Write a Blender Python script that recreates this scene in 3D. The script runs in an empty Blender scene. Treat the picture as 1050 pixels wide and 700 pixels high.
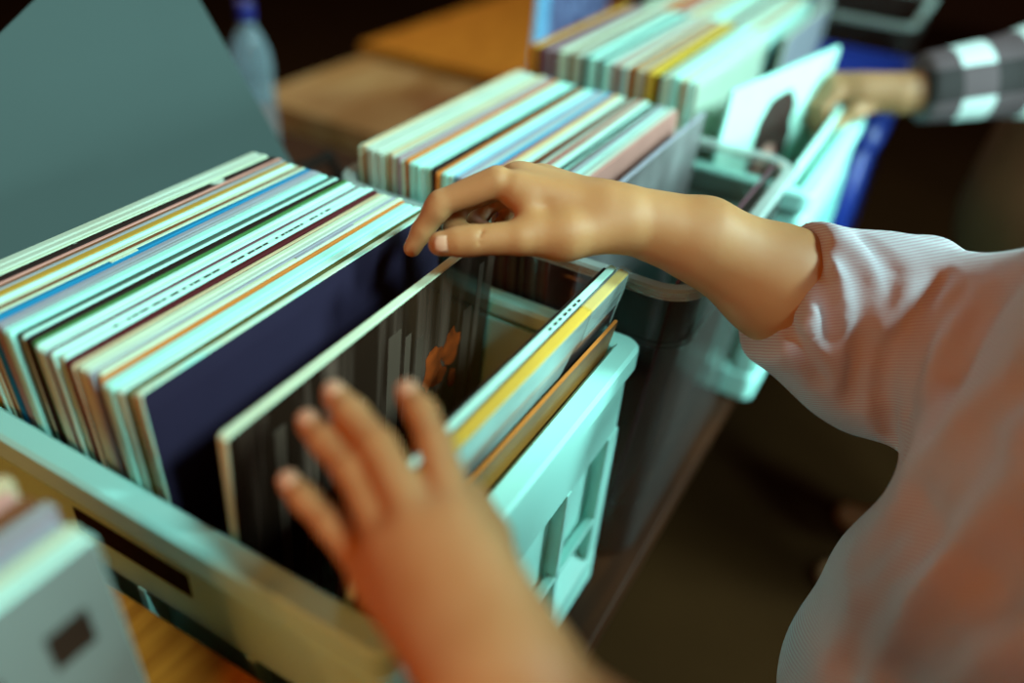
import bpy, bmesh, math, random
import numpy as np
from mathutils import Vector, Matrix

random.seed(7)
sc = bpy.context.scene
COL = sc.collection

# ------------------------------------------------------------------ camera
Rm = np.array([[0.492, -0.868, 0.072], [-0.473, -0.336, -0.815], [0.731, 0.367, -0.575]])
cx_ = Vector(Rm[0]); cz_ = -Vector(Rm[2]); cz_.normalize()
cx_ = (cx_ - cz_ * cx_.dot(cz_)).normalized(); cy_ = cz_.cross(cx_)
cam_d = bpy.data.cameras.new('camera'); cam = bpy.data.objects.new('camera', cam_d); COL.objects.link(cam)
mw = Matrix.Identity(4)
for r in range(3):
    mw[r][0] = cx_[r]; mw[r][1] = cy_[r]; mw[r][2] = cz_[r]
mw.translation = Vector((-0.23566, -0.36281, 1.4016))
cam.matrix_world = mw
cam_d.sensor_width = 36.0; cam_d.lens = 29.15
cam_d.clip_start = 0.02; cam_d.clip_end = 60
cam_d.dof.use_dof = True; cam_d.dof.focus_distance = 0.65; cam_d.dof.aperture_fstop = 1.28
sc.camera = cam

# ------------------------------------------------------------------ light
w = bpy.data.worlds.new('world'); sc.world = w; w.use_nodes = True
bg = w.node_tree.nodes['Background']; bg.inputs[0].default_value = (1.0, 0.26, 0.08, 1); bg.inputs[1].default_value = 0.12
def area(name, loc, target, size, energy, color):
    l = bpy.data.lights.new(name, 'AREA'); l.shape = 'SQUARE'; l.size = size; l.energy = energy; l.color = color
    o = bpy.data.objects.new(name, l); COL.objects.link(o); o.location = loc
    o.rotation_euler = (Vector(target) - Vector(loc)).to_track_quat('-Z', 'Y').to_euler()
    return o
area('window_light', (-0.12, -1.85, 2.85), (0.12, 0.0, 1.04), 0.40, 64, (0.60, 1.0, 0.98))
area('side_key_light', (1.20, -1.85, 2.70), (0.25, -0.15, 1.05), 0.45, 88, (0.60, 1.0, 0.98))  # second key, added to reach the right arm that the head shades
area('low_fill_light', (1.0, -1.10, 1.18), (0.25, -0.20, 0.88), 0.35, 16, (0.62, 1.0, 0.98))  # added low fill for the near crate's front wall, no real window
area('ceiling_lamp_light', (2.2, 1.0, 2.4), (0.1, 0.0, 1.0), 0.6, 6, (0.66, 1.0, 0.98))
area('warm_lamp_light', (1.9, 1.8, 2.4), (1.6, 1.0, 0.7), 0.5, 9, (1.0, 0.75, 0.5))
area('orange_fill_light', (-1.3, -0.15, 1.55), (0.15, -0.40, 1.0), 0.5, 6, (1.0, 0.28, 0.05))  # added orange fill that warms the torso and left hand
sp = bpy.data.lights.new('torso_fill_spot', 'SPOT'); sp.energy = 26; sp.color = (1.0, 0.27, 0.05); sp.spot_size = math.radians(27); sp.spot_blend = 0.6; sp.shadow_soft_size = 0.08  # added warm spot aimed at the torso, not a shop fixture
spo = bpy.data.objects.new('torso_fill_spot', sp); COL.objects.link(spo); spo.location = (-1.3, 0.55, 2.45)
spo.rotation_euler = (Vector((0.32, -0.50, 0.98)) - spo.location).to_track_quat('-Z', 'Y').to_euler()
vs = sc.view_settings
vs.view_transform = 'Standard'; vs.look = 'None'; vs.gamma = 1.0; vs.exposure = 0.0; vs.use_curve_mapping = False

# ------------------------------------------------------------------ materials
MATS = {}
def mat(name, color, rough=0.6, spec=0.35, var=0.12, scale=14.0, bump=0.0, coat=0.0, stretch=(1, 1, 1)):
    if name in MATS: return MATS[name]
    m = bpy.data.materials.new(name); m.use_nodes = True; nt = m.node_tree; b = nt.nodes['Principled BSDF']
    b.inputs['Roughness'].default_value = rough; b.inputs['Specular IOR Level'].default_value = spec
    b.inputs['Coat Weight'].default_value = coat
    tc = nt.nodes.new('ShaderNodeTexCoord'); mp = nt.nodes.new('ShaderNodeMapping'); mp.inputs['Scale'].default_value = stretch
    nz = nt.nodes.new('ShaderNodeTexNoise'); nz.inputs['Scale'].default_value = scale; nz.inputs['Detail'].default_value = 5
    nt.links.new(tc.outputs['Object'], mp.inputs[0]); nt.links.new(mp.outputs[0], nz.inputs['Vector'])
    mx = nt.nodes.new('ShaderNodeMix'); mx.data_type = 'RGBA'
    mx.inputs[6].default_value = (*[c * (1 - var) for c in color], 1)
    mx.inputs[7].default_value = (*[min(1, c * (1 + var)) for c in color], 1)
    nt.links.new(nz.outputs['Fac'], mx.inputs[0]); nt.links.new(mx.outputs[2], b.inputs['Base Color'])
    if bump:
        bp = nt.nodes.new('ShaderNodeBump'); bp.inputs['Strength'].default_value = bump; bp.inputs['Distance'].default_value = 0.002
        nt.links.new(nz.outputs['Fac'], bp.inputs['Height']); nt.links.new(bp.outputs[0], b.inputs['Normal'])
    MATS[name] = m
    return m
def two_tone(name, a, b_, scale, lo, hi, stretch=(1, 1, 1), rough=0.6, coat=0.0, coord='Object'):
    m = bpy.data.materials.new(name); m.use_nodes = True; nt = m.node_tree; b = nt.nodes['Principled BSDF']
    b.inputs['Roughness'].default_value = rough; b.inputs['Coat Weight'].default_value = coat; b.inputs['Specular IOR Level'].default_value = .12
    tc = nt.nodes.new('ShaderNodeTexCoord'); mp = nt.nodes.new('ShaderNodeMapping'); mp.inputs['Scale'].default_value = stretch
    nz = nt.nodes.new('ShaderNodeTexNoise'); nz.inputs['Scale'].default_value = scale; nz.inputs['Detail'].default_value = 4
    rp = nt.nodes.new('ShaderNodeValToRGB'); rp.color_ramp.elements[0].position = lo; rp.color_ramp.elements[1].position = hi
    rp.color_ramp.elements[0].color = (*a, 1); rp.color_ramp.elements[1].color = (*b_, 1)
    nt.links.new(tc.outputs[coord], mp.inputs[0]); nt.links.new(mp.outputs[0], nz.inputs['Vector'])
    nt.links.new(nz.outputs['Fac'], rp.inputs[0]); nt.links.new(rp.outputs[0], b.inputs['Base Color'])
    MATS[name] = m
    return m
def clear_plastic(name, tint, white, rough=0.12, opacity=0.22):
    m = bpy.data.materials.new(name); m.use_nodes = True; nt = m.node_tree; b = nt.nodes['Principled BSDF']
    b.inputs['Base Color'].default_value = (*white, 1); b.inputs['Roughness'].default_value = rough
    tr = nt.nodes.new('ShaderNodeBsdfTransparent'); tr.inputs[0].default_value = (*tint, 1)
    fr = nt.nodes.new('ShaderNodeLayerWeight'); fr.inputs[0].default_value = 0.12
    ad = nt.nodes.new('ShaderNodeMath'); ad.operation = 'ADD'; ad.use_clamp = True; ad.inputs[1].default_value = opacity
    mx = nt.nodes.new('ShaderNodeMixShader'); out = nt.nodes['Material Output']
    nt.links.new(fr.outputs['Facing'], ad.inputs[0]); nt.links.new(ad.outputs[0], mx.inputs[0])
    nt.links.new(tr.outputs[0], mx.inputs[1]); nt.links.new(b.outputs[0], mx.inputs[2]); nt.links.new(mx.outputs[0], out.inputs['Surface'])
    MATS[name] = m
    return m
C = {  # base colours of card and paper, plus a painted shadow and gap shade
 'pale': (.44, .55, .45), 'mint': (.35, .76, .66), 'white': (.45, .77, .67), 'cream': (.50, .62, .44), 'tan': (.50, .40, .24),
 'black': (.018, .010, .008), 'mustard': (.42, .25, .035), 'gold': (.64, .41, .055), 'blue': (.01, .17, .33), 'grey': (.26, .28, .29),
 'lavender': (.28, .29, .34), 'green shadow': (.06, .10, .08), 'green': (.05, .16, .045), 'maroon': (.07, .010, .012),
 'gap shade': (.08, .07, .02), 'orange': (.50, .16, .03), 'navy': (.020, .014, .034), 'brown': (.16, .055, .02), 'pink': (.50, .24, .20),
 'sky blue': (.20, .48, .62), 'red': (.30, .05, .035), 'plum': (.13, .06, .075), 'yellow': (.60, .42, .04), 'mauve': (.30, .22, .24),
}
def card(c): return mat('card ' + c, C[c], 0.7, 0.12, 0.10, 30)
def edge(c): return mat('worn edge ' + c, C[c], 0.8, 0.1, 0.20, 60, 0.0, 0.0, (0.25, 1, 1))
WP = mat('white polypropylene', (.39, .82, .74), 0.5, 0.25, 0.03, 9)
CLEAR = clear_plastic('clear plastic', (.93, .92, .91), (.09, .08, .075), 0.10, 0.02)
CLEARR = clear_plastic('clear plastic rim', (.90, .92, .90), (.55, .70, .66), 0.15, 0.26)
SHRINK = clear_plastic('clear polythene', (.95, .97, .97), (.6, .85, .8), 0.18, 0.01)
BLUEP = mat('blue plastic', (.008, .030, .24), 0.4, 0.4, 0.05, 8)
WOOD = two_tone('orange varnished wood', (.34, .10, .010), (.62, .22, .025), 9, .3, .75, (1, 9, 9), 0.45)
WOODD = two_tone('dark brown wood', (.020, .007, .003), (.050, .015, .005), 8, .3, .75, (1, 9, 9), 0.5)
WOODL = two_tone('pale worn wood', (.30, .13, .035), (.50, .30, .13), 4, .3, .75, (1, 4, 4), 0.5)

# ------------------------------------------------------------------ helpers
def tag(o, label=None, cat=None, group=None, kind=None):
    if label: o['label'] = label
    if cat: o['category'] = cat
    if group: o['group'] = group
    if kind: o['kind'] = kind
    return o
def empty(name, loc, label, cat, group=None, rot=(0, 0, 0)):
    o = bpy.data.objects.new(name, None); COL.objects.link(o); o.location = loc; o.rotation_euler = rot
    o.empty_display_size = 0.05
    return tag(o, label, cat, group)
def link_mesh(name, me, mats, parent=None, smooth=None):
    for m in mats: me.materials.append(m)
    o = bpy.data.objects.new(name, me); COL.objects.link(o)
    if parent: o.parent = parent
    if smooth is not None:
        for p in me.polygons: p.use_smooth = smooth
    return o
def from_bm(name, bm, mats, parent=None, smooth=False, loc=None):
    me = bpy.data.meshes.new(name); bm.normal_update(); bm.to_mesh(me); bm.free()
    if not isinstance(mats, (list, tuple)): mats = [mats]
    o = link_mesh(name, me, mats, parent, smooth)
    if loc: o.location = loc
    return o
def bx(bm, x0, x1, y0, y1, z0, z1, bevel=0.0, mi=0, seg=2):
    v = [bm.verts.new(p) for p in ((x0, y0, z0), (x1, y0, z0), (x1, y1, z0), (x0, y1, z0), (x0, y0, z1), (x1, y0, z1), (x1, y1, z1), (x0, y1, z1))]
    fs = [bm.faces.new([v[i] for i in q]) for q in ((0, 3, 2, 1), (4, 5, 6, 7), (0, 1, 5, 4), (1, 2, 6, 5), (2, 3, 7, 6), (3, 0, 4, 7))]
    for f in fs: f.material_index = mi
    if bevel:
        es = list({e for f in fs for e in f.edges})
        bmesh.ops.bevel(bm, geom=es, offset=bevel, segments=seg, affect='EDGES', profile=0.5)
def rrect(x0, x1, y0, y1, r, n=5):
    pts = []
    for (cx, cy, a0) in ((x1 - r, y1 - r, 0), (x0 + r, y1 - r, 90), (x0 + r, y0 + r, 180), (x1 - r, y0 + r, 270)):
        for i in range(n + 1):
            a = math.radians(a0 + 90 * i / n); pts.append((cx + r * math.cos(a), cy + r * math.sin(a)))
    return pts
def ring_loft(bm, x0, x1, y0, y1, r, prof, close=True, taper=None, n=6, cap=False):
    """prof: list of (inset, z) ; rounded rectangle loops joined in turn"""
    loops = []
    for (ins, z) in prof:
        rr = max(0.001, r - ins)
        loops.append([bm.verts.new((p[0], p[1], z)) for p in rrect(x0 + ins, x1 - ins, y0 + ins, y1 - ins, rr, n)])
    N = len(loops[0]); L = len(loops)
    for k in range(L if close else L - 1):
        a, b = loops[k], loops[(k + 1) % L]
        for i in range(N):
            bm.faces.new((a[i], a[(i + 1) % N], b[(i + 1) % N], b[i]))
    if cap: bm.faces.new(loops[-1])
    return loops
def lathe(bm, prof, cx=0, cy=0, n=28, cap=True):
    loops = [[bm.verts.new((cx + r * math.cos(2 * math.pi * i / n), cy + r * math.sin(2 * math.pi * i / n), z)) for i in range(n)] for r, z in prof]
    for a, b in zip(loops, loops[1:]):
        for i in range(n): bm.faces.new((a[i], a[(i + 1) % n], b[(i + 1) % n], b[i]))
    if cap: bm.faces.new(loops[0][::-1]); bm.faces.new(loops[-1])

# ------------------------------------------------------------------ signed-distance body builder
def surface(prims, h, block=16):
    """prims: ('c', a, b, ra, rb, k) tapered capsule, ('e', c, radii, k) ellipsoid,
       negative forms '-c' carve, 'cut' (point, normal, k) removes the side the normal points to"""
    P = []
    for p in prims:
        if p[0] in ('c', '-c'):
            a, b = np.array(p[1], float), np.array(p[2], float); rad = max(p[3], p[4])
            lo, hi = np.minimum(a, b) - rad, np.maximum(a, b) + rad
            P.append((p[0], (a, b, p[3], p[4]), p[5], lo, hi))
        elif p[0] == 'e':
            c, r = np.array(p[1], float), np.array(p[2], float); P.append(('e', (c, r), p[3], c - r, c + r))
        elif p[0] == 'cut':
            P.append(('cut', (np.array(p[1], float), np.array(p[2], float) / np.linalg.norm(p[2]), p[4]), p[3], np.array(p[1]) - p[4], np.array(p[1]) + p[4]))
    add = [q for q in P if q[0] in ('c', 'e')]
    lo = np.min([q[3] for q in add], 0) - 3 * h; hi = np.max([q[4] for q in add], 0) + 3 * h
    n = np.ceil((hi - lo) / h).astype(int) + 1; nb = np.ceil(n / block).astype(int); S = nb * block + 1
    def fld(X, which):
        F = np.full(X.shape[:-1], 9.0)
        for kind, a, k, _, _ in which:
            if kind in ('c', '-c'):
                A, B, ra, rb = a; d = B - A; t = np.clip(((X - A) @ d) / max(d @ d, 1e-12), 0, 1)
                D = np.linalg.norm(X - A - t[..., None] * d, axis=-1) - (ra + (rb - ra) * t)
            elif kind == 'e':
                c, r = a; q = (X - c) / r; k0 = np.linalg.norm(q, axis=-1); k1 = np.linalg.norm(q / r, axis=-1)
                D = k0 * (k0 - 1) / np.maximum(k1, 1e-9)
            else:
                D = -((X - a[0]) @ a[1]); near = np.linalg.norm(X - a[0], axis=-1) < a[2]
                G = -D; hh = np.clip(0.5 + 0.5 * (G - F) / k, 0, 1); M = F + (G - F) * hh + k * hh * (1 - hh)
                F = np.where(near, M, F); continue
            if kind == '-c':
                G = -D; hh = np.clip(0.5 + 0.5 * (G - F) / k, 0, 1); F = F + (G - F) * hh + k * hh * (1 - hh)
            else:
                hh = np.clip(0.5 + 0.5 * (F - D) / k, 0, 1); F = F + (D - F) * hh - k * hh * (1 - hh)
        return F
    ids, pos, quads = [], [], []
    ex = [(0, 0, 0), (1, 0, 0), (0, 1, 0), (1, 1, 0), (0, 0, 1), (1, 0, 1), (0, 1, 1), (1, 1, 1)]
    edges = [(i, j) for i in range(8) for j in range(i + 1, 8) if sum(abs(ex[i][q] - ex[j][q]) for q in range(3)) == 1]
    for bi in range(nb[0]):
        for bj in range(nb[1]):
            for bk in range(nb[2]):
                b0 = np.array([bi, bj, bk]) * block; p0 = lo + b0 * h; p1 = p0 + block * h
                wh = [q for q in P if q[0] == 'cut' or np.all(q[3] - 2 * q[2] < p1) and np.all(q[4] + 2 * q[2] > p0)]
                if not any(q[0] in ('c', 'e') for q in wh): continue
                g = [lo[q] + (b0[q] + np.arange(block + 1)) * h for q in range(3)]
                X = np.stack(np.meshgrid(*g, indexing='ij'), -1); F = fld(X, wh)
                if F.min() > 0 or F.max() < 0: continue
                s = F < 0; m = block
                cor = [F[e[0]:m + e[0], e[1]:m + e[1], e[2]:m + e[2]] for e in ex]
                cs = sum((c < 0).astype(int) for c in cor); act = (cs > 0) & (cs < 8)
                I = np.argwhere(act)
                if len(I):
                    cv = np.stack([c[act] for c in cor], 1); acc = np.zeros((len(I), 3)); cnt = np.zeros(len(I))
                    for (i, j) in edges:
                        fi, fj = cv[:, i], cv[:, j]; cr = (fi < 0) != (fj < 0); t = np.where(cr, fi / np.where(cr, fi - fj, 1), 0)
                        pt = np.array(ex[i]) + t[:, None] * (np.array(ex[j]) - np.array(ex[i])); acc[cr] += pt[cr]; cnt[cr] += 1
                    gi = I + b0
                    ids.append((gi[:, 0] * S[1] + gi[:, 1]) * S[2] + gi[:, 2]); pos.append(lo + (gi + acc / cnt[:, None]) * h)
                for ax in range(3):
                    u, v = (ax + 1) % 3, (ax + 2) % 3
                    sl0 = [slice(0, m)] * 3; sl1 = [slice(0, m)] * 3; sl1[ax] = slice(1, m + 1)
                    a_, b_ = s[tuple(sl0)], s[tuple(sl1)]; E = np.argwhere(a_ != b_)
                    if not len(E): continue
                    flip = a_[tuple(E.T)]; gE = E + b0; du = np.zeros(3, int); dv = np.zeros(3, int); du[u] = 1; dv[v] = 1
                    def idf(q): return (q[:, 0] * S[1] + q[:, 1]) * S[2] + q[:, 2]
                    q = np.stack([idf(gE), idf(gE - du), idf(gE - du - dv), idf(gE - dv)], 1)
                    q[~flip] = q[~flip][:, ::-1]; quads.append(q)
    ids = np.concatenate(ids); pos = np.concatenate(pos); quads = np.concatenate(quads)
    o = np.argsort(ids); ids = ids[o]; pos = pos[o]
    ix = np.clip(np.searchsorted(ids, quads), 0, len(ids) - 1); ok = np.all(ids[ix] == quads, 1); return pos, ix[ok]
def surf_obj(name, prims, h, m, parent, disp=None):
    v, q = surface(prims, h)
    if disp is not None: v = disp(v)
    me = bpy.data.meshes.new(name); me.from_pydata(v.tolist(), [], q.tolist()); me.update()
    o = link_mesh(name, me, [m], parent, True)
    md = o.modifiers.new('smooth', 'SMOOTH'); md.factor = 0.5; md.iterations = 3
    return o

# ================================================================== SETTING
bm = bmesh.new(); bx(bm, -4, 7, -4, 6, -0.05, 0)
tag(from_bm('floor', bm, mat('dark brown floor', (.024, .010, .003), 1.0, 0.03, 0.3, 3)), kind='structure')
bm = bmesh.new(); bx(bm, -4, 7, 6, 6.1, 0, 3.2)
tag(from_bm('wall_back', bm, mat('brown wall paint', (.10, .028, .006), 0.8, 0.2, 0.35, 1.2)), kind='structure')
bm = bmesh.new(); bx(bm, 7, 7.1, -4, 6.1, 0, 3.2)
tag(from_bm('wall_right', bm, mat('dark wall paint', (.05, .018, .006), 0.8, 0.2, 0.3, 1.2)), kind='structure')

# ------------------------------------------------------------------ tables
def table(name, x0, x1, y0, y1, ztop, th, top_m, leg_m, label, planks=5):
    t = empty(name, ((x0 + x1) / 2, (y0 + y1) / 2, 0), label, 'table')
    ox, oy = (x0 + x1) / 2, (y0 + y1) / 2
    bm = bmesh.new(); wd = (y1 - y0) / planks
    for i in range(planks): bx(bm, x0 - ox, x1 - ox, y0 - oy + i * wd + .0008, y0 - oy + (i + 1) * wd - .0008, ztop - th, ztop, .002)
    from_bm('tabletop', bm, top_m, t)
    bm = bmesh.new(); e = 0.04
    for (a0, a1, c0, c1) in ((x0 + e, x1 - e, y0 + e, y0 + e + .02), (x0 + e, x1 - e, y1 - e - .02, y1 - e), (x0 + e, x0 + e + .02, y0 + e + .02, y1 - e - .02), (x1 - e - .02, x1 - e, y0 + e + .02, y1 - e - .02)):
        bx(bm, a0 - ox, a1 - ox, c0 - oy, c1 - oy, ztop - th - .08, ztop - th, .001)
    from_bm('apron', bm, top_m, t)
    for lx in (x0 + .07, x1 - .07):
        for ly in (y0 + .09, y1 - .09):
            bm = bmesh.new(); bx(bm, lx - .027 - ox, lx + .027 - ox, ly - .027 - oy, ly + .027 - oy, 0, ztop - th, .003)
            from_bm('leg', bm, leg_m, t)
    return t
TZ = 0.70
table('wooden_table', -0.9, 2.05, -0.232, 0.50, TZ, .035, WOODD, WOODD, 'long dark brown wooden table carrying the row of record crates')
table('wooden_table', 1.17, 1.60, 0.66, 1.10, TZ, .075, WOODL, WOODD, 'low table with pale worn wooden top behind the clear crate', 3)
table('wooden_table', 1.72, 2.75, 0.62, 1.20, TZ - .01, .07, WOOD, WOODD, 'far orange-brown wooden table, behind the pale-topped one', 3)
table('wooden_stand', 0.60, 1.06, 0.56, 0.92, TZ, .03, WOODD, WOODD, 'small dark wooden stand under the water bottle', 3)['category'] = 'stand'

# wooden box at the near left, carrying the small sleeves
t = empty('wooden_box', (-.30, .02, TZ), 'orange varnished wooden box left of the near white crate', 'box')
bm = bmesh.new(); bx(bm, -.25, .270, -.235, .30, .190, .210, .002); from_bm('lid', bm, WOOD, t)
bm = bmesh.new()
for a in ((-.245, .245, -.225, -.21, 0, .190), (-.245, .245, .275, .29, 0, .190), (-.245, -.23, -.21, .275, 0, .190), (.23, .245, -.21, .275, 0, .190)): bx(bm, *a, .001)
from_bm('side_panel', bm, WOOD, t)

# ------------------------------------------------------------------ white crates
def white_crate(x0, x1, y0, y1, z0, z1, label, slot=True):
    """ribbed white polypropylene crate with a broad rim, recessed walls and a grip slot painted as dark shade in the short sides"""
    t = empty('record_crate', ((x0 + x1) / 2, (y0 + y1) / 2, z0), label, 'crate')
    ox, oy = (x0 + x1) / 2, (y0 + y1) / 2; X0, X1, Y0, Y1 = x0 - ox, x1 - ox, y0 - oy, y1 - oy; H = z1 - z0
    bm = bmesh.new()   # rim
    ring_loft(bm, X0, X1, Y0, Y1, .016, [(0, H - .022), (0, H - .003), (.003, H), (.018, H), (.021, H - .003), (.021, H - .014), (.017, H - .018), (.012, H - .018), (.012, H - .040), (.009, H - .040), (.009, H - .022)])
    ring_loft(bm, X0 + .004, X1 - .004, Y0 + .004, Y1 - .004, .014, [(0.002, H - .092), (0.002, H - .036), (.004, H - .034), (.0175, H - .034), (.0175, H - .092)])
    from_bm('rim', bm, WP, t)
    bm = bmesh.new()   # recessed walls
    i = .018; a = H - .092
    ring_loft(bm, X0 + i, X1 - i, Y0 + i, Y1 - i, .008, [(0, .03), (0, H - .02), (.004, H - .02), (.004, .03)])
    from_bm('wall_panel', bm, WP, t)
    bm = bmesh.new()   # bottom frame and floor
    ring_loft(bm, X0 + .004, X1 - .004, Y0 + .004, Y1 - .004, .014, [(0.004, 0), (0, .004), (0, .040), (.017, .058), (.017, 0)])
    bx(bm, X0 + .0215, X1 - .0215, Y0 + .0215, Y1 - .0215, .050, .056)
    from_bm('base', bm, WP, t)
    def rib(*a):
        bm = bmesh.new(); bx(bm, *a, .001); from_bm('rib', bm, WP, t)
    for fx in (0.02, .30, .70, .98):
        cx = X0 + .006 + (X1 - X0 - .012) * fx; ww = .011 if fx in (.02, .98) else .004
        cx = min(max(cx, X0 + .012 + ww), X1 - .012 - ww)
        rib(cx - ww, cx + ww, Y0 + .005, Y0 + i, .045, a); rib(cx - ww, cx + ww, Y1 - i, Y1 - .005, .045, a)
    for fy in (0.02, .26, .5, .74, .98):
        cy = Y0 + .006 + (Y1 - Y0 - .012) * fy; ww = .011 if fy in (.02, .98) else .004
        cy = min(max(cy, Y0 + .012 + ww), Y1 - .012 - ww)
        rib(X0 + .005, X0 + i, cy - ww, cy + ww, .045, a); rib(X1 - i, X1 - .005, cy - ww, cy + ww, .045, a)
    for yy in (Y0 + .005, Y1 - i): rib(X0 + .03, X1 - .03, yy, yy + .009, .10, .106)
    if slot:
        for s, xx in ((-1, X0 + .0035), (1, X1 - .0035)):
            bm = bmesh.new()
            bx(bm, xx + s * (-.0020), xx + s * (-.0030), -.055, .055, H - .064, H - .042, .0003, seg=1)  # dark plate: shade inside the slot painted on, nothing is cut
            from_bm('grip_slot_shade', bm, mat('painted slot shade', (.012, .006, .004), 0.9, 0.1, 0), t)
    return t
white_crate(-.026, .343, -.200, .235, TZ, 1.0, 'ribbed white plastic record crate nearest the camera, full of sleeves')
white_crate(.712, 1.083, -.258, .17, TZ, 1.012, 'white plastic crate in the row behind the clear one, checked-sleeve arm over it', False)

# ------------------------------------------------------------------ clear and blue crates
def tub(name, x0, x1, y0, y1, z0, z1, m, mr, label, fl=.063, rz=0):
    t = empty(name, ((x0 + x1) / 2, (y0 + y1) / 2, z0), label, 'crate', None, (0, 0, rz))
    ox, oy = (x0 + x1) / 2, (y0 + y1) / 2; X0, X1, Y0, Y1 = x0 - ox, x1 - ox, y0 - oy, y1 - oy; H = z1 - z0
    bm = bmesh.new()
    ring_loft(bm, X0 + .012, X1 - .012, Y0 + .012, Y1 - .012, .030, [(.010, .002), (.006, .008), (0, H - .003), (.0022, H - .003), (.0082, .010), (.012, .0045)], False)
    lp = ring_loft(bm, X0 + .0225, X1 - .0225, Y0 + .0225, Y1 - .0225, .022, [(0, fl - .012), (0, fl), (.004, fl)], False, cap=True)
    from_bm('wall_panel', bm, m, t, True)
    bm = bmesh.new()
    ring_loft(bm, X0, X1, Y0, Y1, .040, [(0, H - .010), (0, H - .002), (.002, H), (.011, H), (.0145, H - .003), (.0145, H - .010), (.0125, H - .010), (.0125, H - .004), (.002, H - .004), (.002, H - .010)])
    from_bm('rim', bm, mr, t)
    bm = bmesh.new()   # skirt below the rim
    ring_loft(bm, X0 + .006, X1 - .006, Y0 + .006, Y1 - .006, .036, [(0, H - .060), (0, H - .012), (.002, H - .012), (.002, H - .060), (.009, H - .062), (.009, H - .064), (0, H - .064)])
    from_bm('skirt', bm, m, t, True)
    return t
tub('record_crate', .345, .708, -.236, .150, TZ, 1.052, CLEAR, CLEARR, 'clear plastic crate with rounded corners just behind the near white crate')
tub('record_crate', 1.090, 1.453, -.290, .17, TZ, 1.010, BLUEP, BLUEP, 'deep blue plastic crate beyond the white one, past the reaching hand')
tub('record_crate', 1.460, 1.823, -.26, .20, TZ, 1.06, CLEAR, CLEARR, 'clear plastic crate farthest away at the end of the row')

# ------------------------------------------------------------------ record sleeves
def outline(wd, ht, r=.003):
    pts = []
    for (cx, cz, a0) in ((wd / 2 - r, ht - r, 0), (-wd / 2 + r, ht - r, 90), (-wd / 2 + r, r, 180), (wd / 2 - r, r, 270)):
        for i in range(4):
            a = math.radians(a0 + 30 * i); pts.append((cx + r * math.cos(a), cz + r * math.sin(a)))
    return pts
def sleeve_mesh(name, wd, ht, th, r=.003):
    """a closed card sleeve: front and back boards with a softly rounded folded edge, standing on its lower edge"""
    bm = bmesh.new(); prof = ((-.5, .0009), (-.36, 0), (.36, 0), (.5, .0009)); loops = []
    for (f, ins) in prof:
        o = outline(wd - 2 * ins, ht - 2 * ins, r)
        loops.append([bm.verts.new((p[0], f * th, p[1] + ins)) for p in o])
    n = len(loops[0])
    for a, b in zip(loops, loops[1:]):
        for i in range(n):
            f = bm.faces.new((a[i], b[i], b[(i + 1) % n], a[(i + 1) % n])); f.material_index = 1
    f = bm.faces.new(loops[0][::-1]); f.material_index = 0
    f = bm.faces.new(loops[-1]); f.material_index = 0
    bmesh.ops.recalc_face_normals(bm, faces=bm.faces)
    me = bpy.data.meshes.new(name); bm.to_mesh(me); bm.free(); return me
ORD = ['', 'first', 'second', 'third', 'fourth', 'fifth', 'sixth', 'seventh', 'eighth', 'ninth', 'tenth', 'eleventh', 'twelfth', 'thirteenth', 'fourteenth', 'fifteenth',
       'sixteenth', 'seventeenth', 'eighteenth', 'nineteenth', 'twentieth']
def ordinal(n):
    if n <= 20: return ORD[n]
    tens = {2: 'twenty', 3: 'thirty', 4: 'forty'}[n // 10]
    return {2: 'twentieth', 3: 'thirtieth', 4: 'fortieth'}[n // 10] if n % 10 == 0 else tens + '-' + ORD[n % 10]
def sleeve(loc, col, ecol=None, th=.0045, lean=0.0, yaw=0.0, roll=0.0, label='', group=None, wd=.315, ht=.315, cm=None, em=None):
    me = sleeve_mesh('record_sleeve', wd, ht, th)
    o = link_mesh('record_sleeve', me, [cm or card(col), em or edge(ecol or col)], None, False)
    o.location = loc; o.rotation_euler = (lean, roll, yaw)
    return tag(o, label, 'record sleeve', group)
def strip(parent, name, m, x0, x1, th0, th1, ztop, hgt=.0006):
    bm = bmesh.new(); bx(bm, x0, x1, th0, th1, ztop - .001, ztop + hgt); return from_bm(name, bm, m, parent)

TORN = two_tone('torn black spine', C['black'], C['pale'], 34, .66, .70, (.8, 2, 2), 0.8)
SPECK = two_tone('foxed pale card edge', C['pale'], (.40, .42, .30), 22, .35, .8, (.4, 2, 2), 0.7)
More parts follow.
